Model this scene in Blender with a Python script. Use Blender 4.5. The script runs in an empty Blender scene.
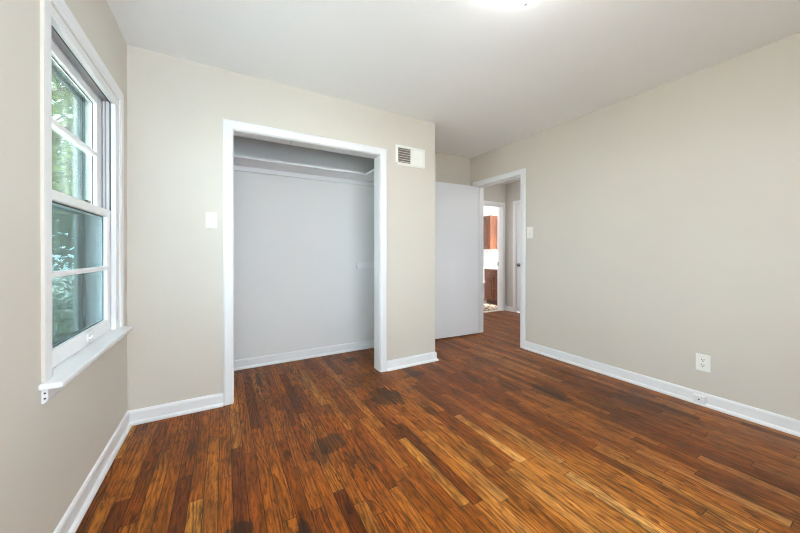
import bpy, bmesh, math, random
from mathutils import Vector, Matrix

S = bpy.context.scene
COL = S.collection
random.seed(7)

# ------------------------------------------------------------------ camera
F_PX, YAW, HOR, PITCH, H_CAM = 309.46, math.radians(29.643), 254.01, math.radians(-0.151), 1.1032
cam_d = bpy.data.cameras.new('camera')
cam_d.sensor_width = 36.0
cam_d.lens = 36.0 * F_PX / 800.0
cam_d.shift_y = (HOR - 266.5) / 800.0
cam_d.clip_start = 0.02
cam = bpy.data.objects.new('camera', cam_d)
COL.objects.link(cam)
cam.location = (0, 0, H_CAM)
cam.rotation_euler = (math.pi / 2 + PITCH, 0, -YAW)
S.camera = cam

# ------------------------------------------------------------------ world, sun, exposure
world = bpy.data.worlds.new('world')
S.world = world
world.use_nodes = True
bg = world.node_tree.nodes['Background']
bg.inputs['Color'].default_value = (0.80, 0.91, 1.0, 1)
bg.inputs['Strength'].default_value = 13.5

sun_d = bpy.data.lights.new('sun', 'SUN')
sun_d.energy = 18.0
sun_d.angle = math.radians(7)
sun_d.color = (1.0, 0.95, 0.88)
sun = bpy.data.objects.new('sun', sun_d)
COL.objects.link(sun)
sun.rotation_euler = Vector((-0.12, 1.50, -2.0)).to_track_quat('-Z', 'Y').to_euler()

S.view_settings.view_transform = 'Standard'
S.view_settings.look = 'None'
S.view_settings.gamma = 1.0
S.view_settings.use_curve_mapping = False
S.view_settings.exposure = 0.10
LAMP = 15.0          # glow of the ceiling lamp's glass bowl
BATH = 7.0          # glow of the added bathroom lamp
HALL = 60.0           # glow of the added hall lamp
S.cycles.denoising_prefilter = 'ACCURATE'
S.cycles.filter_width = 1.1
S.cycles.max_bounces = 12
S.cycles.diffuse_bounces = 8
S.cycles.transparent_max_bounces = 16

# ------------------------------------------------------------------ node helpers
def lin(r, g, b):
    def f(c):
        c /= 255.0
        return c / 12.92 if c <= 0.04045 else ((c + 0.055) / 1.055) ** 2.4
    return (f(r), f(g), f(b), 1.0)

class NT:
    def __init__(s, name):
        s.m = bpy.data.materials.new(name)
        s.m.use_nodes = True
        s.t = s.m.node_tree
        s.t.nodes.clear()
        s.out = s.t.nodes.new('ShaderNodeOutputMaterial')
    def n(s, kind, **kw):
        nd = s.t.nodes.new('ShaderNode' + kind)
        for k, v in kw.items():
            setattr(nd, k, v)
        return nd
    def put(s, sock, v):
        if hasattr(v, 'node'):
            s.t.links.new(v, sock)
        elif v is not None:
            sock.default_value = v
    def math(s, op, a, b=None, c=None, clamp=False):
        nd = s.n('Math', operation=op, use_clamp=clamp)
        s.put(nd.inputs[0], a)
        if b is not None: s.put(nd.inputs[1], b)
        if c is not None: s.put(nd.inputs[2], c)
        return nd.outputs[0]
    def xyz(s, x, y, z):
        nd = s.n('CombineXYZ')
        for i, v in enumerate((x, y, z)):
            s.put(nd.inputs[i], v)
        return nd.outputs[0]
    def mix(s, fac, a, b, blend='MIX'):
        nd = s.n('Mix', data_type='RGBA', blend_type=blend)
        s.put(nd.inputs[0], fac); s.put(nd.inputs[6], a); s.put(nd.inputs[7], b)
        return nd.outputs[2]
    def noise(s, vec, scale, detail=3.0, rough=0.5, dist=0.0):
        nd = s.n('TexNoise')
        if vec is not None: s.put(nd.inputs['Vector'], vec)
        nd.inputs['Scale'].default_value = scale
        nd.inputs['Detail'].default_value = detail
        nd.inputs['Roughness'].default_value = rough
        nd.inputs['Distortion'].default_value = dist
        return nd.outputs['Fac']
    def ramp(s, fac, stops, interp='LINEAR'):
        nd = s.n('ValToRGB')
        nd.color_ramp.interpolation = interp
        els = nd.color_ramp.elements
        while len(els) < len(stops): els.new(0.5)
        for e, (p, c) in zip(els, stops):
            e.position = p; e.color = c
        s.put(nd.inputs[0], fac)
        return nd.outputs[0]
    def smooth(s, v, a, b, lo=0.0, hi=1.0):
        nd = s.n('MapRange', interpolation_type='SMOOTHSTEP')
        s.put(nd.inputs[0], v)
        nd.inputs[1].default_value = a; nd.inputs[2].default_value = b
        nd.inputs[3].default_value = lo; nd.inputs[4].default_value = hi
        return nd.outputs[0]
    def bump(s, h, strength, dist):
        nd = s.n('Bump')
        nd.inputs['Strength'].default_value = strength
        nd.inputs['Distance'].default_value = dist
        s.put(nd.inputs['Height'], h)
        return nd.outputs[0]
    def bsdf(s, color, rough=0.5, metallic=0.0, normal=None, spec=0.5, **kw):
        nd = s.n('BsdfPrincipled')
        s.put(nd.inputs['Base Color'], color)
        s.put(nd.inputs['Roughness'], rough)
        nd.inputs['Metallic'].default_value = metallic
        s.put(nd.inputs['Specular IOR Level'], spec)
        if normal is not None: s.put(nd.inputs['Normal'], normal)
        for k, v in kw.items(): s.put(nd.inputs[k], v)
        s.t.links.new(nd.outputs[0], s.out.inputs[0])
        return nd

def pos(t):
    return t.n('NewGeometry').outputs['Position']

def paint(name, rgb, rough=0.55, var=0.02, orange_peel=0.12):
    t = NT(name)
    p = pos(t)
    v = t.noise(p, 3.0, 3)
    k = t.math('MULTIPLY_ADD', v, 2 * var, 1 - var)
    col = t.mix(1.0, rgb, t.xyz(k, k, k), 'MULTIPLY')
    h = t.noise(p, 140.0, 2)
    t.bsdf(col, rough, normal=t.bump(h, orange_peel, 0.004), spec=0.35)
    return t.m

def plain(name, rgb, rough=0.4, metallic=0.0):
    t = NT(name)
    k = t.math('MULTIPLY_ADD', t.noise(pos(t), 30.0, 2), 0.06, 0.97)
    t.bsdf(t.mix(1.0, rgb, t.xyz(k, k, k), 'MULTIPLY'), rough, metallic)
    return t.m

def glow(name, rgb, strength):
    t = NT(name)
    e = t.n('Emission')
    e.inputs[0].default_value = rgb
    e.inputs[1].default_value = strength
    t.t.links.new(e.outputs[0], t.out.inputs[0])
    return t.m

def glass(name, tint, gloss=1.0):
    t = NT(name)
    tr = t.n('BsdfTransparent'); tr.inputs[0].default_value = tint
    gl = t.n('BsdfGlossy'); gl.inputs['Roughness'].default_value = 0.02
    fr = t.n('Fresnel'); fr.inputs[0].default_value = 1.45
    mx = t.n('MixShader')
    t.t.links.new(t.math('MULTIPLY', fr.outputs[0], gloss), mx.inputs[0])
    t.t.links.new(tr.outputs[0], mx.inputs[1])
    t.t.links.new(gl.outputs[0], mx.inputs[2])
    t.t.links.new(mx.outputs[0], t.out.inputs[0])
    return t.m

# ------------------------------------------------------------------ oak strip floor
STAINS = [  # x, y, radius x, radius y, depth
    (1.085, 2.125, .120, .150, .90), (.53, 1.76, .095, .095, .78), (.45, 1.70, .035, .10, .62),
    (.272, 1.22, .026, .090, .95), (.055, 1.385, .042, .050, .92),
    (1.525, 2.38, .115, .050, .72), (1.15, 3.03, .085, .060, .75), (2.24, 1.55, .085, .160, .75),
    (2.06, 1.79, .060, .115, .70), (1.89, 2.03, .035, .080, .50), (1.27, 1.80, .060, .11, .40),
    (.262, 2.93, .020, .19, .72), (.335, 2.87, .014, .13, .60), (.30, 1.77, .022, .05, .75),
    (.31, 1.60, .03, .06, .40), (2.65, 1.05, .11, .34, .42), (2.42, 1.25, .10, .22, .40),
    (1.75, 2.35, .12, .10, .25), (2.3, 2.3, .30, .14, .30), (1.02, 2.45, .22, .22, .32),
    (.62, 2.35, .30, .30, .18), (.2, 2.1, .18, .25, .16), (-.22, 2.15, .16, .18, .22), (2.75, 1.75, .05, .10, .4),
]
def floor_mat():
    t = NT('oak_strip_floor')
    sp = t.n('SeparateXYZ'); t.t.links.new(pos(t), sp.inputs[0])
    x, y = sp.outputs[0], sp.outputs[1]
    W = 0.0572
    xi = t.math('DIVIDE', t.math('ADD', x, 5.0), W)
    i = t.math('FLOOR', xi)
    fx = t.math('FRACT', xi)
    wn1 = t.n('TexWhiteNoise', noise_dimensions='1D'); t.put(wn1.inputs['W'], i)
    L = t.math('MULTIPLY_ADD', wn1.outputs[0], 0.6, 0.5)
    wn2 = t.n('TexWhiteNoise', noise_dimensions='1D'); t.put(wn2.inputs['W'], t.math('ADD', i, 313.7))
    yj = t.math('DIVIDE', t.math('ADD', t.math('ADD', y, 9.0), t.math('MULTIPLY', wn2.outputs[0], 2.3)), L)
    j = t.math('FLOOR', yj)
    fy = t.math('FRACT', yj)
    wn = t.n('TexWhiteNoise', noise_dimensions='2D')
    t.put(wn.inputs['Vector'], t.xyz(i, j, 0.0))
    rs = t.n('SeparateColor'); t.t.links.new(wn.outputs['Color'], rs.inputs[0])
    r1, r2, r3 = rs.outputs[0], rs.outputs[1], rs.outputs[2]
    # worn, paler zone towards the right front of the room
    big = t.noise(pos(t), 1.6, 3)
    d = t.math('SUBTRACT', t.math('MULTIPLY', x, 0.92), t.math('MULTIPLY', y, 0.72))
    worn = t.smooth(t.math('ADD', d, t.math('MULTIPLY_ADD', big, 0.9, -0.45)), -0.10, 0.75)
    right = t.smooth(t.math('ADD', x, t.math('MULTIPLY_ADD', y, 0.50, t.math('MULTIPLY_ADD', r2, 0.25, -0.12))), 2.12, 2.32)
    # board colour
    c1 = t.ramp(r1, [(0.0, lin(112, 50, 5)), (0.15, lin(148, 74, 8)), (0.6, lin(174, 96, 18)), (0.9, lin(190, 114, 32)), (1.0, lin(214, 144, 58))])
    c2 = t.ramp(r1, [(0.0, lin(176, 100, 30)), (0.25, lin(206, 128, 44)), (0.7, lin(222, 150, 68)), (1.0, lin(234, 174, 98))])
    c3 = t.ramp(r1, [(0.0, lin(118, 58, 16)), (0.4, lin(150, 82, 26)), (0.8, lin(166, 98, 38)), (1.0, lin(184, 116, 54))])
    col = t.mix(t.math('MULTIPLY', worn, 0.85), c1, c2)
    col = t.mix(t.math('MULTIPLY', right, 0.88), col, c3)
    # cathedral grain
    ox = t.math('MULTIPLY', r2, 37.0); oy = t.math('MULTIPLY', r3, 53.0)
    warp = t.noise(t.xyz(t.math('MULTIPLY_ADD', x, 9.0, ox), t.math('MULTIPLY_ADD', y, 1.5, oy), r1), 1.0, 2, 0.5)
    warp2 = t.noise(t.xyz(t.math('MULTIPLY_ADD', x, 26.0, ox), t.math('MULTIPLY_ADD', y, 9.0, oy), r1), 1.0, 3, 0.6)
    ring = t.math('ADD', t.math('MULTIPLY', warp, t.math('MULTIPLY_ADD', r3, 8.0, 5.0)),
                  t.math('ADD', t.math('MULTIPLY', fx, t.math('MULTIPLY_ADD', r2, 2.0, 1.6)), t.math('MULTIPLY', warp2, 1.1)))
    rg = t.math('FRACT', ring)
    gr = t.math('MULTIPLY', t.smooth(rg, 0.30, 0.93), t.smooth(rg, 0.99, 0.94))
    fine = t.noise(t.xyz(t.math('MULTIPLY_ADD', x, 95.0, ox), t.math('MULTIPLY_ADD', y, 13.0, oy), 0.0), 1.0, 2, 0.6)
    pore = t.smooth(fine, 0.48, 0.62)
    streak = t.noise(t.xyz(t.math('MULTIPLY_ADD', x, 70.0, ox), t.math('MULTIPLY_ADD', y, 4.0, oy), 2.0), 1.0, 3, 0.6)
    sk = t.math('MULTIPLY_ADD', streak, 1.25, 0.42)
    col = t.mix(1.0, col, t.xyz(sk, sk, sk), 'MULTIPLY')
    g_amt = t.math('MULTIPLY', gr, t.math('MULTIPLY', t.math('MULTIPLY_ADD', right, -0.5, 1.0), t.math('MULTIPLY_ADD', r3, 0.55, 0.25)))
    col = t.mix(g_amt, col, t.mix(1.0, col, lin(92, 54, 26), 'MULTIPLY'))
    col = t.mix(t.math('MULTIPLY', pore, 0.52), col, t.mix(1.0, col, lin(112, 78, 48), 'MULTIPLY'))
    # blotches of old finish
    bl = t.noise(pos(t), 5.5, 4, 0.6)
    k = t.math('MULTIPLY_ADD', bl, 1.1, 0.40)
    col = t.mix(1.0, col, t.xyz(k, k, k), 'MULTIPLY')
    st2 = t.noise(t.xyz(t.math('MULTIPLY_ADD', x, 13.0, 3.0), t.math('MULTIPLY', y, 2.2), 5.0), 1.0, 4, 0.65)
    k2 = t.smooth(st2, 0.32, 0.58, 0.50, 0.84)
    col = t.mix(1.0, col, t.xyz(k2, k2, k2), 'MULTIPLY')
    # stains
    wob = t.math('ADD', t.math('MULTIPLY_ADD', t.noise(pos(t), 15.0, 5, 0.7), 1.7, -0.85), t.math('MULTIPLY_ADD', streak, 1.2, -0.60))
    tot = None
    for sx, sy, rx, ry, a in STAINS:
        u = t.math('DIVIDE', t.math('SUBTRACT', x, sx), rx)
        v = t.math('DIVIDE', t.math('SUBTRACT', y, sy), ry)
        q = t.math('SQRT', t.math('ADD', t.math('MULTIPLY', u, u), t.math('MULTIPLY', v, v)))
        q = t.math('ADD', q, wob)
        m = t.math('MULTIPLY', t.smooth(q, 0.80, 1.22, 1.0, 0.0), a)
        tot = m if tot is None else t.math('MAXIMUM', tot, m)
    tot = t.math('MULTIPLY', tot, t.math('MULTIPLY_ADD', r3, 0.22, 0.90), clamp=True)
    tot = t.math('MULTIPLY', tot, t.smooth(t.math('ADD', streak, t.math('MULTIPLY_ADD', fine, 0.5, -0.25)), 0.42, 0.70, 1.0, 0.72))
    col = t.mix(tot, col, t.mix(0.08, lin(26, 16, 10), col))
    # seams
    ex = t.math('MULTIPLY', t.math('MINIMUM', fx, t.math('SUBTRACT', 1.0, fx)), W)
    ey = t.math('MULTIPLY', t.math('MINIMUM', fy, t.math('SUBTRACT', 1.0, fy)), L)
    e = t.math('MINIMUM', ex, ey)
    seam = t.smooth(e, 0.0006, 0.0026, 1.0, 0.0)
    col = t.mix(t.math('MULTIPLY', seam, 0.85), col, lin(38, 18, 8))
    rough = t.math('MULTIPLY_ADD', bl, 0.22, t.math('MULTIPLY_ADD', fine, 0.10, 0.26))
    h = t.math('MULTIPLY', seam, -1.0)
    t.bsdf(col, rough, normal=t.bump(h, 0.25, 0.002), spec=0.24)
    return t.m

def tile_mat(name, rgb, grout, sx, sy, axes=(0, 1), rough=0.2, mosaic=None):
    t = NT(name)
    sp = t.n('SeparateXYZ'); t.t.links.new(pos(t), sp.inputs[0])
    a = t.math('DIVIDE', t.math('ADD', sp.outputs[axes[0]], 20.0), sx)
    b = t.math('DIVIDE', t.math('ADD', sp.outputs[axes[1]], 20.0), sy)
    fa, fb = t.math('FRACT', a), t.math('FRACT', b)
    ea = t.math('MULTIPLY', t.math('MINIMUM', fa, t.math('SUBTRACT', 1.0, fa)), sx)
    eb = t.math('MULTIPLY', t.math('MINIMUM', fb, t.math('SUBTRACT', 1.0, fb)), sy)
    g = t.smooth(t.math('MINIMUM', ea, eb), 0.0008, 0.0028, 1.0, 0.0)
    col = rgb
    if mosaic:
        wn = t.n('TexWhiteNoise', noise_dimensions='2D')
        t.put(wn.inputs['Vector'], t.xyz(t.math('FLOOR', a), t.math('FLOOR', b), 0.0))
        col = t.ramp(wn.outputs[0], [(0, mosaic[0]), (.5, mosaic[1]), (1, mosaic[2])])
    t.bsdf(t.mix(g, col, grout), rough)
    return t.m

def cabinet_wood():
    t = NT('cherry_cabinet_wood')
    sp = t.n('SeparateXYZ'); t.t.links.new(pos(t), sp.inputs[0])
    v = t.xyz(t.math('MULTIPLY', sp.outputs[0], 40.0), t.math('MULTIPLY', sp.outputs[1], 40.0), t.math('MULTIPLY', sp.outputs[2], 4.0))
    g = t.noise(v, 1.0, 4, 0.6)
    c = t.ramp(g, [(0.25, lin(78, 42, 24)), (0.55, lin(108, 62, 38)), (0.8, lin(130, 80, 52))])
    t.bsdf(c, 0.32)
    return t.m

def leaf_mat(name, a, b):
    t = NT(name)
    oi = t.n('NewGeometry')
    c = t.ramp(oi.outputs['Random Per Island'], [(0, a), (1, b)])
    di = t.n('BsdfDiffuse'); tl = t.n('BsdfTranslucent'); mx = t.n('MixShader')
    t.put(di.inputs[0], c); t.put(tl.inputs[0], c)
    mx.inputs[0].default_value = 0.3
    t.t.links.new(di.outputs[0], mx.inputs[1]); t.t.links.new(tl.outputs[0], mx.inputs[2])
    t.t.links.new(mx.outputs[0], t.out.inputs[0])
    return t.m

def ground_mat():
    t = NT('gravel_and_grass')
    n1 = t.noise(pos(t), 0.9, 3)
    n2 = t.noise(pos(t), 16.0, 4, 0.7)
    c = t.mix(t.smooth(n2, 0.35, 0.6), lin(138, 138, 120), lin(206, 203, 194))
    c = t.mix(t.smooth(n1, 0.42, 0.56), c, lin(214, 210, 202))
    t.bsdf(c, 0.9, normal=t.bump(n2, 0.5, 0.03))
    return t.m

M = dict(
    wall=paint('greige_wall_paint', lin(209, 203, 193)),
    closet=paint('grey_closet_paint', lin(222, 222, 222)),
    ceil=paint('white_ceiling_paint', lin(240, 241, 242), 0.7, 0.012),
    trim=paint('white_gloss_trim_paint', lin(229, 230, 232), 0.3, 0.01, 0.04),
    door=paint('white_door_paint', lin(232, 234, 238), 0.4, 0.012, 0.05),
    hallwall=paint('grey_hall_paint', lin(196, 194, 188)),
    bathwall=paint('pale_bathroom_paint', lin(240, 236, 234)),
    floor=floor_mat(),
    btile=tile_mat('mosaic_tile_floor', lin(170, 150, 130), lin(120, 108, 98), .05, .05,
                   mosaic=(lin(96, 80, 68), lin(176, 150, 128), lin(214, 196, 176))),
    wtile=tile_mat('white_wall_tile', lin(236, 236, 236), lin(196, 196, 196), .11, .11, (1, 2)),
    wtile2=tile_mat('white_wall_tile_side', lin(236, 236, 236), lin(196, 196, 196), .11, .11, (0, 2)),
    plate=plain('white_plastic_plate', lin(240, 239, 234), 0.35),
    slot=plain('dark_slot', lin(40, 38, 36), 0.6),
    ventdark=plain('dark_duct', lin(132, 124, 118), 0.8),
    ventblade=plain('beige_vent_blade', lin(226, 222, 214), 0.5),
    brass=plain('aged_brass', lin(150, 110, 70), 0.3, 1.0),
    nickel=plain('dark_nickel', lin(120, 116, 110), 0.25, 1.0),
    chrome=plain('chrome', lin(210, 212, 215), 0.12, 1.0),
    vinyl=plain('white_vinyl', lin(240, 241, 243), 0.3),
    track=plain('grey_sash_track', lin(168, 168, 168), 0.6),
    gasket=plain('black_gasket', lin(52, 54, 54), 0.6),
    storm=plain('blue_grey_storm_frame', lin(70, 88, 88), 0.5),
    siding=plain('pale_exterior_siding', lin(196, 202, 200), 0.7),
    wood=cabinet_wood(),
    darkwood=plain('dark_toe_kick', lin(70, 34, 20), 0.5),
    porcelain=plain('white_porcelain', lin(238, 238, 236), 0.12),
    counter=plain('cream_countertop', lin(240, 236, 226), 0.25),
    glass_up=glass('clear_window_glass', (0.88, 0.95, 0.93, 1), 0.6),
    glass_clear=glass('clear_storm_glass', (0.97, 0.98, 0.98, 1), 0.6),
    glass_low=glass('teal_tinted_window_glass', (0.50, 0.60, 0.61, 1), 0.6),
    bowl=glow('lit_lamp_glass', (1.0, 0.995, 0.99, 1), LAMP),
    bathglow=glow('added_bathroom_glow', (1.0, 0.86, 0.74, 1), BATH),
    hallglow=glow('added_hall_glow', (1.0, 0.97, 0.93, 1), HALL),
    leaf=leaf_mat('green_leaves', lin(40, 70, 34), lin(150, 176, 116)),
    leaf2=leaf_mat('deep_green_leaves', lin(34, 60, 36), lin(112, 142, 96)),
    bark=plain('grey_bark', lin(98, 88, 76), 0.9),
    ground=ground_mat(),
)

# ------------------------------------------------------------------ mesh helpers
class MB:
    def __init__(s): s.b = bmesh.new()
    def box(s, x0, x1, y0, y1, z0, z1, mat=None):
        vs = [s.b.verts.new((x, y, z)) for x in (x0, x1) for y in (y0, y1) for z in (z0, z1)]
        for f in ((0, 1, 3, 2), (4, 6, 7, 5), (0, 4, 5, 1), (2, 3, 7, 6), (0, 2, 6, 4), (1, 5, 7, 3)):
            s.b.faces.new([vs[k] for k in f])
        if mat is not None:
            for v in vs: v.co = mat @ v.co
        return s
    def sweep(s, path, prof, up):
        up = Vector(up).normalized()
        P = [Vector(p) for p in path]
        rings = []
        for k, p in enumerate(P):
            ds = []
            if k > 0: ds.append((P[k] - P[k - 1]).normalized())
            if k < len(P) - 1: ds.append((P[k + 1] - P[k]).normalized())
            sd = [up.cross(d) for d in ds]
            if len(sd) == 1: side = sd[0]
            else:
                side = (sd[0] + sd[1])
                side = side / max(1e-6, side.length_squared) * 2.0
            rings.append([s.b.verts.new(p + side * a + up * b) for a, b in prof])
        n = len(prof)
        for k in range(len(rings) - 1):
            for q in range(n):
                s.b.faces.new((rings[k][q], rings[k][(q + 1) % n], rings[k + 1][(q + 1) % n], rings[k + 1][q]))
        s.b.faces.new(rings[0]); s.b.faces.new(rings[-1][::-1])
        return s
    def lathe(s, c, prof, axis=(0, 0, 1), seg=32, sc=(1, 1)):
        c = Vector(c); q = Vector((0, 0, 1)).rotation_difference(Vector(axis)).to_matrix()
        rings = []
        for r, h in prof:
            if r < 1e-6: rings.append([s.b.verts.new(c + q @ Vector((0, 0, h)))])
            else: rings.append([s.b.verts.new(c + q @ Vector((r * sc[0] * math.cos(2 * math.pi * k / seg), r * sc[1] * math.sin(2 * math.pi * k / seg), h))) for k in range(seg)])
        for A, B in zip(rings, rings[1:]):
            for k in range(seg):
                k2 = (k + 1) % seg
                if len(A) == 1 and len(B) == 1: continue
                if len(A) == 1: s.b.faces.new((A[0], B[k], B[k2]))
                elif len(B) == 1: s.b.faces.new((A[k], A[k2], B[0]))
                else: s.b.faces.new((A[k], A[k2], B[k2], B[k]))
        if len(rings[0]) > 1: s.b.faces.new(rings[0][::-1])
        if len(rings[-1]) > 1: s.b.faces.new(rings[-1])
        return s
    def prism(s, poly, z0, z1, mat=None):
        lo = [s.b.verts.new((x, y, z0)) for x, y in poly]
        hi = [s.b.verts.new((x, y, z1)) for x, y in poly]
        n = len(poly)
        s.b.faces.new(lo[::-1]); s.b.faces.new(hi)
        for k in range(n):
            s.b.faces.new((lo[k], lo[(k + 1) % n], hi[(k + 1) % n], hi[k]))
        if mat is not None:
            for v in lo + hi: v.co = mat @ v.co
        return s
    def build(s, name, mat, parent=None, bevel=0.0, smooth=False, seg=2):
        bmesh.ops.recalc_face_normals(s.b, faces=s.b.faces)
        me = bpy.data.meshes.new(name)
        if parent is not None:
            s.b.transform(Matrix.Translation(-parent_world(parent)))
        s.b.to_mesh(me); s.b.free()
        o = bpy.data.objects.new(name, me); COL.objects.link(o)
        me.materials.append(mat)
        if smooth:
            for p in me.polygons: p.use_smooth = True
        if bevel:
            md = o.modifiers.new('bevel', 'BEVEL')
            md.width = bevel; md.segments = seg; md.limit_method = 'ANGLE'; md.angle_limit = math.radians(40)
        if parent is not None: o.parent = parent
        return o

def parent_world(o):
    v = Vector((0, 0, 0))
    while o is not None:
        v += o.location; o = o.parent
    return v

def tag(o, label, cat, group=None):
    o['label'] = label; o['category'] = cat
    if group: o['group'] = group
    return o
def thing(name, label, cat, loc, group=None):
    o = bpy.data.objects.new(name, None); COL.objects.link(o)
    o.location = loc; o.empty_display_size = 0.1
    return tag(o, label, cat, group)
def struct(o, label=None, cat=None):
    o['kind'] = 'structure'
    if label: o['label'] = label
    if cat: o['category'] = cat
    return o
def sroot(name, label, cat, loc):
    o = bpy.data.objects.new(name, None); COL.objects.link(o)
    o.location = loc; o.empty_display_size = 0.1
    return struct(o, label, cat)

# ------------------------------------------------------------------ the room's measures
XL, YC, XE, XR, YB, YR, ZC = -0.5391, 2.590, 1.890, 3.0285, 3.3216, -0.62, 2.44
T = 0.115
CX0, CX1, CZ = 0.059, 1.260, 2.013         # closet opening
DY0, DY1, DZ = 2.4525, 3.184, 2.022          # bedroom door opening
WY0, WY1, WZ0, WZ1 = 1.548, 2.372, 0.638, 1.982   # left window opening
HX, HY = 4.745, 4.20                        # hall's far walls
BX0, BX1, BZ = 3.93, 4.645, 2.01            # bathroom door opening
BWX = 5.50                                  # bathroom's right wall
RX0, RX1, RZ0, RZ1 = -0.45, 1.28, 0.80, 2.05  # opening of the added rear window

LY0, LY1 = -0.36, 0.54                       # added daylight window on the left wall, out of view

# ------------------------------------------------------------------ floor, ceiling, walls
struct(MB().box(XL - .2, HX + .1, YR - .2, HY + .04, -.08, 0).build('floor', M['floor']), 'stained and worn oak strip floor with dark blotches', 'floor')
struct(MB().box(3.55, BWX + .1, HY + .04, 6.1, -.08, .003).build('floor_bathroom', M['btile']), 'small mosaic tile floor of the bathroom', 'floor')
c = MB()
c.box(XL - .2, HX + .1, YR - .2, HY + .1, ZC, ZC + .1)
struct(c.build('ceiling', M['ceil']), 'plain white ceiling', 'ceiling')
struct(MB().box(3.55, BWX + .1, HY + .1, 6.1, ZC, ZC + .1).build('ceiling_bathroom', M['ceil']), 'white ceiling of the bathroom', 'ceiling')
struct(MB().box(XL, XE - .1, YC + T, YB, 2.40, 2.44).build('ceiling_closet', M['closet']), 'low grey ceiling of the closet', 'ceiling')

w = MB()
XO = XL - .16
w.box(XO, XL, YR - .1, LY0, -.02, ZC).box(XO, XL, LY1, WY0, -.02, ZC).box(XO, XL, LY0, LY1, -.02, WZ0).box(XO, XL, LY0, LY1, WZ1, ZC).box(XO, XL, WY1 + .042, YB + .1, -.02, ZC)
w.box(XO, XL, WY0, WY1 + .042, -.02, WZ0).box(XO, XL, WY0, WY1 + .042, WZ1 + .024, ZC)
struct(w.build('wall_left', M['wall']), 'greige wall holding the window', 'wall')

w = MB()
w.box(XL, CX0, YC, YC + T, 0, ZC).box(CX1, XE, YC, YC + T, 0, ZC).box(CX0, CX1, YC, YC + T, CZ, ZC)
w.box(XE - .1, XE, YC + T, YB, 0, ZC)
struct(w.build('wall_closet', M['wall']), 'greige wall around the closet opening', 'wall')
w = MB()
w.box(XL, XE - .1, YB - .004, YB + .1, 0, 2.40)          # closet's own back wall
w.box(XL, XL + .004, YC + T, YB, 0, 2.40)
w.box(XE - .104, XE - .1, YC + T, YB, 0, 2.40)
w.box(XL, CX0, YC + T, YC + T + .004, 0, 2.40).box(CX1, XE - .1, YC + T, YC + T + .004, 0, 2.40).box(CX0, CX1, YC + T, YC + T + .004, CZ, 2.40)
struct(w.build('wall_closet_inside', M['closet']), 'pale grey inner walls of the closet', 'wall')
struct(MB().box(XE - .1, XR + T, YB, YB + .1, 0, ZC).build('wall_back', M['wall']), 'greige wall behind the open door', 'wall')
w = MB()
w.box(XR, XR + T, YR - .1, DY0, 0, ZC).box(XR, XR + T, DY1, HY, 0, ZC).box(XR, XR + T, DY0, DY1, DZ, ZC)
struct(w.build('wall_right', M['wall']), 'long bare greige wall on the right', 'wall')
w = MB()
w.box(XL, RX0, YR - .16, YR, 0, ZC).box(RX1, XR, YR - .16, YR, 0, ZC).box(RX0, RX1, YR - .16, YR, 0, RZ0).box(RX0, RX1, YR - .16, YR, RZ1, ZC)
struct(w.build('wall_rear', M['wall']), 'greige wall behind the viewer', 'wall')
struct(MB().box(XL - 1.0, XR + 1.0, YR - 1.06, YR - .16, 2.32, 2.40).build('sun_block_slab', M['siding']), 'added slab outside the rear wall that blocks the sun', 'sun blocker')  # unseen slab, added to keep most sun out of the rear window
# hall and bathroom
w = MB()
w.box(XR + T, BX0, HY, HY + .11, 0, ZC).box(BX1, HX + .1, HY, HY + .11, 0, ZC).box(BX0, BX1, HY, HY + .11, BZ, ZC)
struct(w.build('wall_hall_back', M['hallwall']), 'grey hall wall around the bathroom doorway', 'wall')
HD0, HD1, HDZ = 3.24, 3.955, 2.015
w = MB()
w.box(HX, HX + .1, HD1, HY, 0, ZC).box(HX, HX + .1, .9, HD0, 0, ZC).box(HX, HX + .1, HD0, HD1, HDZ, ZC)
w.box(XR + T, HX + .1, .8, .9, 0, ZC)
struct(w.build('wall_hall_right', M['hallwall']), 'grey hall wall holding the white hall door', 'wall')
w = MB()
w.box(BWX, BWX + .1, HY + .11, 6.0, 0, ZC).box(3.6, BWX + .1, 5.95, 6.05, 0, ZC).box(3.55, 3.65, HY + .11, 6.0, 0, ZC)
struct(w.build('wall_bathroom', M['bathwall']), 'pale bathroom walls', 'wall')
struct(MB().box(BWX - .012, BWX, HY + .12, 5.945, .1, 1.22).build('trim_3', M['wtile']), 'white tile band on the bathroom wall', 'tile')
struct(MB().box(3.655, BWX - .012, 5.938, 5.95, .1, 1.22).build('trim_4', M['wtile2']), 'white tile band on the far bathroom wall', 'tile')

# ------------------------------------------------------------------ baseboards (swept, mitred)
BASE = [(0, 0), (.028, 0), (.027, .010), (.021, .018), (.013, .021), (.012, .024), (.012, .076), (.008, .086), (0, .091)]
def baseboard(side, paths, label):
    m = MB()
    for p in paths: m.sweep([(x, y, 0.0) for x, y in p], BASE, (0, 0, 1))
    return struct(m.build('baseboard_' + side, M['trim']), label, 'baseboard')
CW = .064
baseboard('left', [[(XL, YC), (XL, YR)]][0:0] + [[(XL, YC - .0), (XL, YR)]], 'white baseboard under the window wall')
baseboard('closet', [[(CX0 - CW, YC), (XL, YC)], [(XE, YB), (XE, YC), (CX1 + CW, YC)]], 'white baseboard along the closet wall')
baseboard('closet_inside', [[(XE - .104, YB - .004), (XL + .004, YB - .004)]], 'white baseboard inside the closet')
baseboard('back', [[(XR, YB), (XE, YB)]], 'white baseboard behind the open door')
baseboard('right', [[(XR, YR), (XR, DY0 - CW)]], 'white baseboard along the bare right wall')
baseboard('rear', [[(XL, YR), (XR, YR)]], 'white baseboard behind the viewer')
baseboard('hall', [[(HX, HD1 + CW), (HX, HY), (BX1 + CW, HY)]], 'white baseboard at the hall corner')

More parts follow.
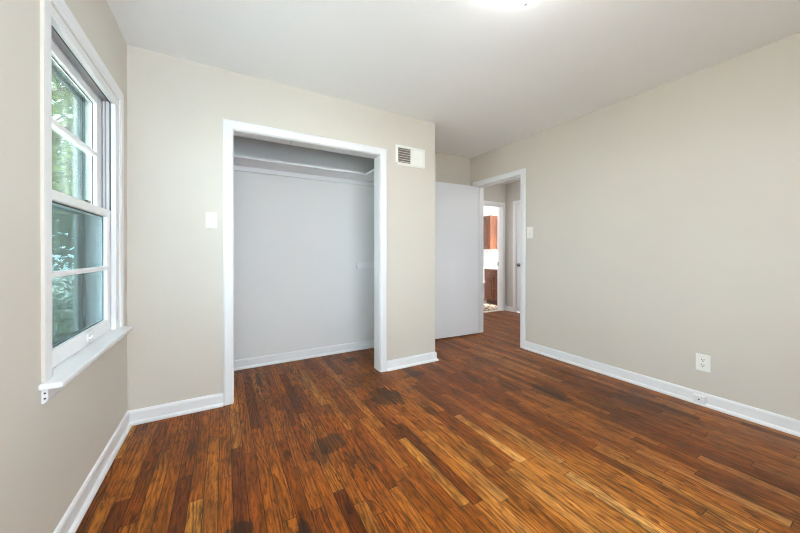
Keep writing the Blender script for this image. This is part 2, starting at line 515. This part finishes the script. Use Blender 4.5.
# ------------------------------------------------------------------ casings and jambs
CAS = [(0, 0), (0, .012), (.006, .017), (.052, .019), (CW, .014), (CW, 0)]
def casing(name, path, up, label, parent=None):
    o = MB().sweep(path, CAS, up).build(name, M['trim'], parent)
    return o if parent is not None else struct(o, label, 'door trim')
# the closet: a cased opening without doors
tr = sroot('trim_1', 'white cased frame of the open closet', 'closet trim', (CX0, YC, 0))
MB().sweep([(CX0, YC, 0), (CX0, YC, CZ), (CX1, YC, CZ), (CX1, YC, 0)], CAS, (0, -1, 0)).build('casing', M['trim'], tr)
j = MB()
j.box(CX0 - .001, CX0 + .004, YC, YC + T + .004, 0, CZ).box(CX1 - .004, CX1 + .001, YC, YC + T + .004, 0, CZ)
j.build('jamb', M['trim'], tr)
MB().box(CX0 + .004, CX1 - .004, YC, YC + T + .004, CZ - .004, CZ + .001).build('head_lining', M['closet'], tr)
MB().box(.476, .480, YC + .002, YC + T + .003, CZ - .0046, CZ - .0038).build('joint_line', M['ventdark'], tr)

def knob(mb_parent, c, axis, mat):
    return MB().lathe(c, [(.030, 0), (.031, .004), (.026, .008), (.011, .010), (.011, .030), (.020, .034), (.027, .044), (.027, .054), (.019, .063), (0, .066)], axis, 24).build('knob', mat, mb_parent, smooth=True)

# bedroom door, swung open into the alcove
d = sroot('door_1', 'plain white door standing open against the alcove wall', 'door', (XR, DY1, 0))
MB().sweep([(XR, DY1, 0), (XR, DY1, DZ), (XR, DY0, DZ), (XR, DY0, 0)], CAS, (-1, 0, 0)).build('casing', M['trim'], d)
MB().sweep([(XR + T, DY0, 0), (XR + T, DY0, DZ), (XR + T, DY1, DZ), (XR + T, DY1, 0)], CAS, (1, 0, 0)).build('casing', M['trim'], d)
j = MB()
j.box(XR, XR + T, DY0 - .001, DY0 + .004, 0, DZ).box(XR, XR + T, DY1 - .004, DY1 + .001, 0, DZ).box(XR, XR + T, DY0, DY1, DZ - .004, DZ + .001)
j.box(XR + .04, XR + .075, DY0 + .004, DY0 + .014, 0, DZ - .004).box(XR + .04, XR + .075, DY1 - .014, DY1 - .004, 0, DZ - .004).box(XR + .04, XR + .075, DY0 + .004, DY1 - .004, DZ - .014, DZ - .004)
j.build('jamb', M['trim'], d, bevel=.001)
ang = math.radians(4.0)
RT = Matrix.Translation((XR - .006, DY1 - .006, 0)) @ Matrix.Rotation(-ang, 4, 'Z')
leaf = MB().box(-.775, -.004, -.038, -.003, .012, 2.012, RT).build('door_leaf', M['door'], d, bevel=.002)
kp = RT @ Vector((-.742, -.038, .905)); kd = (RT.to_3x3() @ Vector((0, -1, 0)))
MB().lathe(kp, [(.022, 0), (.018, .006), (.008, .008), (.008, .026), (.017, .034), (.018, .044), (.012, .052), (0, .054)], kd, 20).build('knob', M['nickel'], leaf, smooth=True)
kp2 = RT @ Vector((-.742, -.003, .905)); MB().lathe(kp2, [(.030, 0), (.026, .008), (.011, .010), (.011, .022), (.024, .030), (.024, .042), (0, .046)], -kd, 20).build('knob', M['brass'], leaf, smooth=True)
for hz in (.22, 1.02, 1.80):
    MB().lathe((XR - .004, DY1 - .003, hz), [(.006, 0), (.006, .09)], (0, 0, 1), 10).build('hinge', M['trim'], d)

# bathroom doorway
b = sroot('trim_2', 'white cased doorway of the bathroom', 'door trim', (BX1, HY, 0))
MB().sweep([(BX0, HY, 0), (BX0, HY, BZ), (BX1, HY, BZ), (BX1, HY, 0)], CAS, (0, -1, 0)).build('casing', M['trim'], b)
j = MB()
j.box(BX0, BX0 + .004, HY, HY + .11, 0, BZ).box(BX1 - .004, BX1, HY, HY + .11, 0, BZ).box(BX0, BX1, HY, HY + .11, BZ - .004, BZ)
j.box(BX1 - .014, BX1 - .004, HY + .035, HY + .07, 0, BZ - .004).box(BX0 + .004, BX0 + .014, HY + .035, HY + .07, 0, BZ - .004).box(BX0 + .004, BX1 - .004, HY + .035, HY + .07, BZ - .014, BZ - .004)
j.build('jamb', M['trim'], b)
MB().box(BX0, BX1, HY - .005, HY + .06, 0, .012).build('threshold', M['counter'], b, bevel=.003)
MB().box(BX1 - .0065, BX1 - .0035, HY + .082, HY + .106, .86, .93).build('strike_plate', M['slot'], b)

# the hall's second door, closed
d = sroot('door_2', 'closed white hall door with a dark metal knob', 'door', (HX, HD1, 0))
MB().sweep([(HX, HD1, 0), (HX, HD1, HDZ), (HX, HD0, HDZ), (HX, HD0, 0)], CAS, (-1, 0, 0)).build('casing', M['trim'], d)
j = MB()
j.box(HX, HX + .1, HD1 - .008, HD1, 0, HDZ).box(HX, HX + .1, HD0, HD0 + .008, 0, HDZ).box(HX, HX + .1, HD0, HD1, HDZ - .008, HDZ)
j.build('jamb', M['trim'], d)
leaf = MB().box(HX + .008, HX + .043, HD0 + .010, HD1 - .010, .014, HDZ - .010).build('door_leaf', M['door'], d, bevel=.002)
knob(leaf, (HX + .008, HD1 - .075, .885), (-1, 0, 0), M['nickel'])

# ------------------------------------------------------------------ left window
win = sroot('window_1', 'white double hung window with trees outside', 'window', (XL, WY0, WZ0))
FX = XL                                   # wall face
ST = .664                                 # top of the stool
WCAS = [(0, 0), (0, .006), (.014, .007), (.018, .010), (.060, .010), (.060, 0)]
MB().sweep([(FX, 1.575, ST), (FX, 1.575, 2.008), (FX, 2.416, 2.008), (FX, 2.416, ST)], WCAS, (1, 0, 0)).build('casing', M['trim'], win)
MB().box(FX, FX + .0095, 1.512, 1.515, ST, 2.068).build('painted_edge', M['wall'], win)
MB().box(XL - .0245, XL - .0222, WY1 - .0215, WY1 - .0178, 1.346, WZ1 - .02).box(XL - .0245, XL - .0222, WY0 + .02, WY1 - .02, WZ1 - .0245, WZ1 - .0215).build('gap_shade', M['gasket'], win)  # thin dark strips paint the shade of the gap beside the track
j = MB()                                  # jamb lining and inner stops
j.box(XO, FX, WY0 - .001, WY0 + .006, WZ0, WZ1).box(XO, FX, WY1 - .006, WY1 + .001, WZ0, WZ1).box(XO, FX, WY0, WY1, WZ1 - .006, WZ1 + .001).box(XO, FX, WY0, WY1, WZ0 - .001, WZ0 + .006)
j.box(XO, FX - .002, WY1, WY1 + .0425, WZ0, WZ1 + .0245).box(XO, FX - .002, WY0, WY1, WZ1, WZ1 + .0245)
j.box(FX - .022, FX, WY0 + .006, WY0 + .018, ST, WZ1 - .006).box(FX - .022, FX, WY1 - .018, WY1 - .006, ST, WZ1 - .006).box(FX - .022, FX, WY0 + .006, WY1 - .006, WZ1 - .022, WZ1 - .006)
j.build('jamb', M['trim'], win, bevel=.0015)
s_ = MB()
s_.prism([(XL + .060, 1.488), (XL + .060, 2.440), (XL, 2.440), (XL, WY1), (XL - .10, WY1), (XL - .10, WY0), (XL, WY0), (XL, 1.488)], ST - .021, ST)
s_.build('window_stool', M['trim'], win, bevel=.006, seg=3)
ap = MB().prism([(0, .0), (.008, .0), (.017, .012), (.017, .053), (0, .053)], 1.512, 2.436,
                Matrix(((1, 0, 0, XL), (0, 0, 1, 0), (0, 1, 0, ST - .074), (0, 0, 0, 1))))
apo = ap.build('window_apron', M['trim'], win, bevel=.001)
for z in (.018, .036):
    MB().lathe((XL + .009, 1.5125, ST - .074 + z), [(.0032, 0), (.0032, .001)], (0, -1, 0), 8).build('nail_hole', M['slot'], apo)
# sashes: fx is the face towards the room
def sash(name, fx, y0, y1, z0, z1, stile, top, bot, muntin, gl):
    dp = .030
    m = MB()
    m.box(fx - dp, fx, y0, y0 + stile, z0, z1).box(fx - dp, fx, y1 - stile, y1, z0, z1)
    m.box(fx - dp, fx, y0 + stile, y1 - stile, z1 - top, z1).box(fx - dp, fx, y0 + stile, y1 - stile, z0, z0 + bot)
    so = m.build(name, M['vinyl'], win, bevel=.003)
    MB().box(fx - .022, fx - .018, y0 + stile - .005, y1 - stile + .005, z0 + bot - .005, z1 - top + .005).build('glass_pane', gl, so)
    MB().box(fx - .018, fx + .0005, y0 + stile, y1 - stile, muntin - .011, muntin + .011).build('muntin', M['vinyl'], so, bevel=.003)
    g = MB()
    a, b2, c0, c1 = y0 + stile, y1 - stile, z0 + bot, z1 - top
    g.box(fx - .0185, fx - .0165, a, a + .004, c0, c1).box(fx - .0185, fx - .0165, b2 - .004, b2, c0, c1).box(fx - .0185, fx - .0165, a, b2, c1 - .004, c1).box(fx - .0185, fx - .0165, a, b2, c0, c0 + .004)
    g.build('gasket', M['gasket'], so)
    return so
lo = sash('lower_sash', XL - .024, WY0 + .008, WY1 - .008, ST + .002, 1.346, .066, .040, .068, 1.0205, M['glass_low'])
up = sash('upper_sash', XL - .062, WY0 + .016, WY1 - .016, 1.306, WZ1 - .012, .070, .050, .038, 1.640, M['glass_up'])
tk = MB()
for yy, sg in ((WY0 + .006, 1), (WY1 - .006, -1)):
    for xx in (-.026, -.044, -.058):
        a, b2 = sorted((yy, yy + sg * .010))
        tk.box(XL + xx - .004, XL + xx, a, b2, 1.346, WZ1 - .008)
tk.box(XL - .060, XL - .022, WY0 + .006, WY1 - .006, WZ1 - .012, WZ1 - .006)
tk.build('sash_track', M['track'], win)
lf = MB().box(XL - .024, XL - .004, 2.00, 2.08, .698, .704).box(XL - .024, XL - .018, 2.00, 2.08, .686, .720).box(XL - .009, XL - .004, 2.005, 2.075, .698, .714)
lf.build('sash_lift', M['vinyl'], lo, bevel=.002)
lk = MB().lathe((XL - .040, 2.05, 1.346), [(.022, 0), (.022, .006), (.012, .010), (.012, .014), (0, .015)], (0, 0, 1), 16, (.7, 1.3)).box(XL - .046, XL - .036, 2.05, 2.105, 1.354, 1.362)
lk.build('sash_lock', M['nickel'], lo, bevel=.001)
# storm window outside
sf = MB()
sx0, sx1 = XO + .010, XO + .030
sf.box(sx0, sx1, WY0 + .006, WY0 + .05, WZ0, WZ1).box(sx0, sx1, WY1 - .05, WY1 - .006, WZ0, WZ1).box(sx0, sx1, WY0, WY1, WZ1 - .05, WZ1).box(sx0, sx1, WY0, WY1, WZ0, WZ0 + .05).box(sx0, sx1, WY0, WY1, 1.31, 1.345)
sfo = sf.build('storm_frame', M['storm'], win, bevel=.002)
MB().box(XO + .018, XO + .021, WY0 + .05, WY1 - .05, WZ0 + .05, WZ1 - .05).build('storm_glass', M['glass_clear'], sfo)
ex = MB()
ex.sweep([(XO, WY1, WZ0), (XO, WY1, WZ1), (XO, WY0, WZ1), (XO, WY0, WZ0), ], [(0, 0), (0, .02), (.09, .02), (.09, 0)], (-1, 0, 0))
ex.build('outer_casing', M['siding'], win)

# unseen rear window, added as a daylight source
rw = sroot('added_window_rear', 'white window added behind the viewer for daylight', 'window', (RX0, YR, RZ0))
MB().sweep([(RX1, YR, RZ0), (RX1, YR, RZ1), (RX0, YR, RZ1), (RX0, YR, RZ0), (RX1, YR, RZ0)], CAS, (0, 1, 0)).build('casing', M['trim'], rw)
m = MB()
m.box(RX0, RX0 + .05, YR - .09, YR - .05, RZ0, RZ1).box(RX1 - .05, RX1, YR - .09, YR - .05, RZ0, RZ1).box(RX0, RX1, YR - .09, YR - .05, RZ1 - .05, RZ1).box(RX0, RX1, YR - .09, YR - .05, RZ0, RZ0 + .05).box(RX0, RX1, YR - .09, YR - .05, 1.40, 1.45)
m.build('sash_frame', M['vinyl'], rw, bevel=.003)
MB().box(RX0 + .05, RX1 - .05, YR - .072, YR - .068, RZ0 + .05, RZ1 - .05).build('glass_pane', M['glass_clear'], rw)

# unseen second window on the left wall, added to let in daylight
rw = sroot('added_window_left', 'white window added on the left wall for daylight', 'window', (XL, LY0, WZ0))
MB().sweep([(XL, LY0, WZ0), (XL, LY0, WZ1), (XL, LY1, WZ1), (XL, LY1, WZ0), (XL, LY0, WZ0)], CAS, (1, 0, 0)).build('casing', M['trim'], rw)
m = MB()
m.box(XL - .09, XL - .05, LY0, LY0 + .05, WZ0, WZ1).box(XL - .09, XL - .05, LY1 - .05, LY1, WZ0, WZ1).box(XL - .09, XL - .05, LY0, LY1, WZ1 - .05, WZ1).box(XL - .09, XL - .05, LY0, LY1, WZ0, WZ0 + .05).box(XL - .09, XL - .05, LY0, LY1, 1.31, 1.36)
m.build('sash_frame', M['vinyl'], rw, bevel=.003)
MB().box(XL - .072, XL - .068, LY0 + .05, LY1 - .05, WZ0 + .05, WZ1 - .05).build('glass_pane', M['glass_clear'], rw)

# ------------------------------------------------------------------ closet fittings
sh = thing('closet_shelf', 'white L-shaped shelf under the closet ceiling', 'shelf', (.5, 3.1, 1.925))
SX = 1.305
MB().prism([(XL + .004, 3.02), (SX, 3.02), (SX, YC + T + .006), (XE - .104, YC + T + .006), (XE - .104, YB - .004), (XL + .004, YB - .004)], 1.931, 1.953).build('shelf_board', M['trim'], sh, bevel=.002)
cl = MB().box(XL + .004, XE - .104, YB - .022, YB - .004, 1.884, 1.931).box(XE - .122, XE - .104, YC + T + .01, YB - .022, 1.884, 1.931)
cl.build('cleat', M['trim'], sh, bevel=.002)
MB().lathe((1.535, YB - .022, 1.885), [(.006, 0), (.006, .03), (.011, .034), (.011, .04), (0, .042)], (0, -1, 0), 12).build('peg', M['trim'], sh)
lg = MB().box(1.309, XE - .104, YB - .032, YB - .004, .930, 1.000)
tag(lg.build('wall_rail', M['trim'], None, bevel=.003), 'short pale wooden rail on the closet back wall at waist height', 'rail')
struct(MB().box(.572, .592, YB - .010, YB - .004, 1.953, 2.40).box(.576, .588, YC + T + .004, YB - .01, 2.396, 2.40).build('trim_5', M['closet']), 'thin grey joint strip above the closet shelf', 'trim')

# ------------------------------------------------------------------ vent, switches, outlets
v = thing('air_vent', 'white wall register beside the closet, left half louvred', 'vent', (1.594, YC, 2.047))
VX0, VX1, VZ0, VZ1 = 1.424, 1.762, 1.954, 2.139
m = MB().sweep([(VX0 + .024, YC, VZ0 + .022), (VX0 + .024, YC, VZ1 - .022), (VX1 - .024, YC, VZ1 - .022), (VX1 - .024, YC, VZ0 + .022), (VX0 + .024, YC, VZ0 + .022)],
               [(0, 0), (0, .010), (.006, .012), (.024, .004), (.024, 0)], (0, -1, 0))
m.box(1.587, 1.598, YC - .011, YC, VZ0 + .02, VZ1 - .02)
m.build('frame', M['plate'], v)
MB().box(1.598, VX1 - .022, YC - .007, YC - .0005, VZ0 + .02, VZ1 - .02).build('blank_panel', M['plate'], v, bevel=.001)
MB().box(VX0 + .022, 1.589, YC - .0015, YC - .0005, VZ0 + .02, VZ1 - .02).build('duct_opening', M['ventdark'], v)
for k in range(6):
    z = VZ0 + .034 + k * .0232
    MB().prism([(0, 0), (.009, -.005), (.0095, -.003), (.0005, .003)], VX0 + .022, 1.588,
               Matrix(((0, 0, 1, 0), (-1, 0, 0, YC - .0005), (0, 1, 0, z), (0, 0, 0, 1)))).build('louvre', M['ventblade'], v)

def plate_on(name, label, cat, origin, ax, nrm, wd, ht, kind):
    """A cover plate: ax is the horizontal direction in the wall, nrm points into the room."""
    a, n = Vector(ax), Vector(nrm)
    R = Matrix((a, Vector((0, 0, 1)), n)).transposed().to_4x4()
    Mx = Matrix.Translation(origin) @ R
    o = thing(name, label, cat, origin)
    def bx(nm, mat, x0, x1, y0, y1, z0, z1, bev=0.0, par=None):
        return MB().box(x0, x1, y0, y1, z0, z1, Mx).build(nm, mat, par or o, bevel=bev)
    bx('cover_plate', M['plate'], -wd / 2, wd / 2, -ht / 2, ht / 2, 0, .006, .003)
    if kind == 'switch':
        bx('switch_slot', M['ventblade'], -.0055, .0055, -.0125, .0125, .005, .0066)
        MB().box(-.004, .004, -.004, .004, 0, .016, Mx @ Matrix.Translation((0, .002, .004)) @ Matrix.Rotation(math.radians(-28), 4, 'X')).build('toggle', M['plate'], o, bevel=.001)
        for s in (-1, 1):
            MB().lathe(Mx @ Vector((0, s * .030, .0055)), [(.003, 0), (.003, .0012), (0, .0016)], nrm, 10).build('screw', M['ventblade'], o)
    elif kind == 'outlet':
        for s in (-1, 1):
            yy = s * .0195
            rc = bx('socket_face', M['plate'], -.017, .017, yy - .0135, yy + .0135, .005, .0085, .002)
            for sx in (-1, 1):
                bx('slot', M['slot'], sx * .0068 - .0020, sx * .0068 + .0020, yy + .001, yy + .0085, .008, .0088, 0, rc)
            MB().lathe(Mx @ Vector((0, yy - .0065, .008)), [(.0036, 0), (.0036, .0008)], nrm, 10).build('ground_hole', M['slot'], rc)
        MB().lathe(Mx @ Vector((0, 0, .0055)), [(.003, 0), (.003, .0012), (0, .0016)], nrm, 10).build('screw', M['ventblade'], o)
    elif kind == 'jack':
        bx('jack_body', M['trim'], -wd / 2 + .004, wd / 2 - .004, -ht / 2 + .004, ht / 2 - .004, .005, .022, .003)
        MB().lathe(Mx @ Vector((0, 0, .0215)), [(.0045, 0), (.005, .001)], nrm, 12).build('jack_hole', M['slot'], o)
    return o
plate_on('light_switch', 'white toggle switch plate between the window and the closet', 'light switch', (-.0765, YC, 1.339), (1, 0, 0), (0, -1, 0), .070, .114, 'switch')
plate_on('light_switch', 'white toggle switch plate beside the bedroom doorway', 'light switch', (XR, 2.330, 1.337), (0, -1, 0), (-1, 0, 0), .080, .130, 'switch')
plate_on('wall_outlet', 'white double socket plate low on the bare right wall', 'outlet', (XR, .8635, .307), (0, -1, 0), (-1, 0, 0), .080, .122, 'outlet')
plate_on('phone_jack', 'small white jack box fixed to the right baseboard', 'jack', (XR - .012, .877, .042), (0, -1, 0), (-1, 0, 0), .074, .056, 'jack')

# ------------------------------------------------------------------ ceiling lamp
LX, LY = 1.242, .980
lp = thing('ceiling_lamp', 'round lit glass ceiling lamp with a small metal finial', 'ceiling lamp', (LX, LY, ZC))
MB().lathe((LX, LY, ZC), [(.085, 0), (.085, -.012), (.070, -.020), (.012, -.022), (.006, -.024), (.006, -.128), (0, -.128)], (0, 0, 1), 32).build('canopy', M['nickel'], lp, smooth=False)
MB().lathe((LX, LY, ZC), [(.008, -.125), (.035, -.121), (.065, -.110), (.110, -.072), (.132, -.030), (.128, -.030), (.106, -.070), (.062, -.106), (.035, -.116), (.008, -.120)], (0, 0, 1), 48).build('glass_bowl', M['bowl'], lp, smooth=True)
MB().lathe((LX, LY, ZC), [(.020, -.125), (.026, -.130), (.017, -.137), (.008, -.141), (.013, -.148), (.012, -.158), (0, -.167)], (0, 0, 1), 20).build('finial', M['track'], lp, smooth=True)

ld = bpy.data.lights.new('lamp_light', 'AREA')
ld.shape = 'DISK'; ld.size = .13; ld.energy = 14.0; ld.color = (1.0, .985, .97)
lo_ = bpy.data.objects.new('lamp_light', ld); COL.objects.link(lo_); lo_.parent = lp
lo_.location = (0, 0, -.1265)

hl = thing('added_hall_lamp', 'round lit ceiling lamp added to light the hall', 'ceiling lamp', (3.95, 2.9, ZC))  # unseen lamp, added to brighten the hall
MB().lathe((3.95, 2.9, ZC), [(.15, 0), (.15, -.02), (.10, -.03), (.10, -.0)], (0, 0, 1), 32).build('canopy', M['nickel'], hl)
MB().lathe((3.95, 2.9, ZC), [(.14, -.02), (.14, -.05), (.11, -.085), (.06, -.10), (0, -.105)], (0, 0, 1), 32).build('glass_bowl', M['hallglow'], hl, smooth=True)

# ------------------------------------------------------------------ bathroom furniture
def arched_panel(x, y0, y1, z0, z1, name, mat, parent, knob_y):
    """Raised-panel cabinet door facing -X at x, with an arched top field."""
    dr = MB().box(x - .018, x, y0, y1, z0, z1).build(name, mat, parent, bevel=.003)
    fr = .055
    pts = [(y0 + fr, z0 + fr), (y1 - fr, z0 + fr)]
    cy, hw = (y0 + y1) / 2, (y1 - y0) / 2 - fr
    for k in range(11):
        a = k / 10
        yy = y1 - fr - a * 2 * hw
        sag = .045 * (1 - math.cos((a - .5) * 2 * math.pi * .5) ** 1.0)
        pts.append((yy, z1 - fr - sag))
    Mx = Matrix(((0, 0, -1, x - .016), (1, 0, 0, 0), (0, 1, 0, 0), (0, 0, 0, 1)))
    ym, zm = (y0 + y1) / 2, (z0 + z1) / 2
    MB().prism([(ym + (a - ym) * 1.13, zm + (c_ - zm) * 1.05) for a, c_ in pts], 0, .004, Mx).build('groove_shade', M['darkwood'], dr)  # thin dark sheet paints in a groove's shade around the panel
    MB().prism(pts, 0, .012, Mx).build('raised_panel', mat, dr, bevel=.009, seg=1)
    MB().lathe((x - .018, knob_y, (z0 + z1) / 2), [(.006, 0), (.006, .012), (.012, .018), (0, .024)], (-1, 0, 0), 12).build('knob', M['brass'], dr)
    return dr
va = thing('vanity_cabinet', 'cherry wood vanity with pale countertop seen through the bathroom doorway', 'cabinet', (5.25, 4.72, 0))
VF, VY0, VY1 = 5.0, 4.42, 5.02
MB().box(VF, BWX - .013, VY0, VY1, .10, .755).build('body', M['wood'], va, bevel=.002)
MB().box(VF + .06, BWX - .013, VY0 + .01, VY1 - .01, 0, .10).build('toe_kick', M['darkwood'], va)
arched_panel(VF, 4.735, 5.00, .135, .58, 'cabinet_door', M['wood'], va, 4.76)
arched_panel(VF, 4.44, 4.71, .135, .58, 'cabinet_door', M['wood'], va, 4.685)
dw = MB().box(VF - .018, VF, 4.44, 5.00, .60, .735).build('drawer', M['wood'], va, bevel=.004)
MB().lathe((VF - .018, 4.86, .668), [(.006, 0), (.006, .012), (.012, .018), (0, .024)], (-1, 0, 0), 12).build('knob', M['brass'], dw)
ct = MB().box(VF - .03, BWX - .013, VY0 - .02, VY1 + .02, .757, .79).box(BWX - .033, BWX - .013, VY0 - .02, VY1 + .02, .79, .88)
ct.build('countertop', M['counter'], va, bevel=.005)
MB().lathe((5.22, 4.72, .7905), [(.19, 0), (.19, .008), (.17, .010), (.15, .002), (0, .001)], (0, 0, 1), 32, (.75, 1)).build('basin', M['porcelain'], va, smooth=True)
fa = MB().lathe((5.42, 4.72, .79), [(.025, 0), (.025, .01), (.014, .02), (.013, .12), (.016, .14), (0, .15)], (0, 0, 1), 16)
fa.lathe((5.42, 4.72, .915), [(.011, 0), (.010, .12), (.012, .13), (0, .131)], (-.96, 0, -.15), 14)
fa.build('faucet', M['chrome'], va, smooth=True)

wc = thing('wall_cabinet', 'cherry wood cabinet hung high on the bathroom wall', 'cabinet', (5.36, 5.2, 1.2))
MB().box(5.22, BWX, 5.06, 5.62, 1.20, 1.955).build('body', M['wood'], wc, bevel=.002)
arched_panel(5.22, 5.085, 5.335, 1.255, 1.925, 'cabinet_door', M['wood'], wc, 5.315)
arched_panel(5.22, 5.345, 5.60, 1.255, 1.925, 'cabinet_door', M['wood'], wc, 5.365)

to = thing('toilet', 'white toilet beside the cherry vanity, mostly hidden by the bedroom door', 'toilet', (5.1, 5.38, 0))
MB().lathe((5.08, 5.38, .003), [(.13, 0), (.125, .04), (.10, .12), (.11, .20), (.16, .30), (.19, .37), (.19, .385), (.165, .385), (.15, .34), (.10, .26), (0, .24)], (0, 0, 1), 32, (1.22, 1)).build('bowl', M['porcelain'], to, smooth=True)
MB().lathe((5.08, 5.38, .386), [(.125, 0), (.20, 0), (.20, .014), (.195, .018), (.125, .018)], (0, 0, 1), 32, (1.22, 1)).build('seat', M['porcelain'], to, smooth=False)
MB().lathe((5.08, 5.38, .405), [(.195, 0), (.195, .012), (.18, .02), (0, .022)], (0, 0, 1), 32, (1.22, 1)).build('lid', M['porcelain'], to)
MB().box(5.30, BWX - .014, 5.17, 5.59, .40, .74).box(5.20, 5.40, 5.30, 5.46, .20, .40).build('tank', M['porcelain'], to, bevel=.02, seg=3)
MB().box(5.29, BWX - .013, 5.16, 5.60, .742, .775).build('tank_lid', M['porcelain'], to, bevel=.01)
MB().box(5.285, 5.30, 5.50, 5.555, .66, .68).build('flush_lever', M['chrome'], to, bevel=.003)

bl = thing('added_bathroom_lamp', 'lit wall lamp added to light the bathroom', 'wall lamp', (BWX, 4.72, 2.0))  # invented lamp that brightens the bathroom
MB().box(BWX - .025, BWX, 4.45, 4.99, 1.96, 2.04).build('back_plate', M['chrome'], bl, bevel=.004)
for yy in (4.53, 4.72, 4.91):
    MB().lathe((BWX - .085, yy, 2.06), [(.012, 0), (.03, -.01), (.045, -.05), (.055, -.10), (.05, -.10), (0, -.07)], (0, 0, 1), 20).build('shade', M['bathglow'], bl, smooth=True)
    MB().lathe((BWX - .02, yy, 2.03), [(.008, 0), (.008, .065)], (-1, 0, .3), 10).build('arm', M['chrome'], bl)

# ------------------------------------------------------------------ outdoors, seen through the left window
struct(MB().box(-40, XO - .001, -20, 45, -.9, -.6).build('ground', M['ground']), 'gravel and grass outside the window', 'ground')
def foliage(name, mat, parent, blobs, n, size, seed):
    rd = random.Random(seed)
    b = bmesh.new()
    tw = sum(r[0] * r[1] * r[2] for _, r in blobs)
    for cc, rr in blobs:
        k = int(n * rr[0] * rr[1] * rr[2] / tw)
        for _ in range(k):
            while True:
                q = Vector((rd.uniform(-1, 1), rd.uniform(-1, 1), rd.uniform(-1, 1)))
                if .12 < q.length < 1: break
            p = Vector(cc) + Vector((q.x * rr[0], q.y * rr[1], q.z * rr[2]))
            u = Vector((rd.gauss(0, 1), rd.gauss(0, 1), rd.gauss(0, .6))).normalized()
            w_ = u.cross(Vector((rd.gauss(0, 1), rd.gauss(0, 1), rd.gauss(0, 1)))).normalized()
            s = size * rd.uniform(.6, 1.3)
            v4 = [b.verts.new(p + a) for a in (-u * s, w_ * s * .42, u * s, -w_ * s * .42)]
            b.faces.new(v4)
    me = bpy.data.meshes.new(name)
    pw = parent_world(parent)
    b.transform(Matrix.Translation(-pw)); b.to_mesh(me); b.free()
    o = bpy.data.objects.new(name, me); COL.objects.link(o); me.materials.append(mat); o.parent = parent
    return o
def tree(name, label, loc, h, crown, n, seed, mat, size=.09):
    t = thing(name, label, 'tree', loc)
    lx, ly, lz = loc
    m = MB().lathe(loc, [(.20, 0), (.14, .4), (.11, h * .5), (.07, h * .8), (.02, h)], (0, 0, 1), 12)
    rd = random.Random(seed)
    for k in range(7):
        a = rd.uniform(0, 6.28); z0 = h * rd.uniform(.35, .75)
        m.lathe((lx, ly, lz + z0), [(.05, 0), (.03, h * .14), (.008, h * .3)], (math.cos(a), math.sin(a), .7), 7)
    m.build('trunk', M['bark'], t, smooth=True)
    foliage('foliage', mat, t, [((lx + a, ly + b, lz + c_), r) for a, b, c_, r in crown], n, size, seed)
    return t
tree('leafy_tree', 'tall pale green leafy tree nearest outside the window', (-2.75, 7.6, -.6), 6.5,
     [(.2, 0, 4.2, (1.9, 1.5, 2.2)), (-.7, -.6, 3.0, (1.4, 1.2, 1.1)), (.7, .5, 2.6, (1.2, 1.1, .9)), (0, 0, 6.2, (1.3, 1.2, 1.2))], 5200, 11, M['leaf'], .12)
tree('dense_tree', 'dark green tree further off behind the nearest tree', (-5.4, 13.5, -.6), 8.0,
     [(0, 0, 3.6, (2.6, 2.4, 2.4)), (1.6, -.5, 2.6, (1.8, 1.6, 1.3)), (-1.6, .5, 2.6, (1.8, 1.6, 1.3))], 6000, 5, M['leaf2'], .14)
def shrub(label, loc, r, seed, mat):
    s = thing('garden_shrub', label, 'shrub', loc)
    x, y, z = loc
    st = MB()
    for k in range(5):
        a = k * 1.3
        st.lathe((x, y, z), [(.02, 0), (.008, r[2] * 1.0)], (.4 * math.cos(a), .4 * math.sin(a), 1), 6)
    st.build('stem', M['bark'], s)
    foliage('foliage', mat, s, [((x, y, z + r[2] * .9), r)], 1100, .08, seed)
shrub('low dark green shrub under the nearest tree outside', (-2.1, 6.2, -.6), (.8, .7, .55), 21, M['leaf2'])
shrub('round pale green shrub farther out behind the low shrub', (-3.5, 9.8, -.6), (1.2, 1.0, .8), 22, M['leaf'])
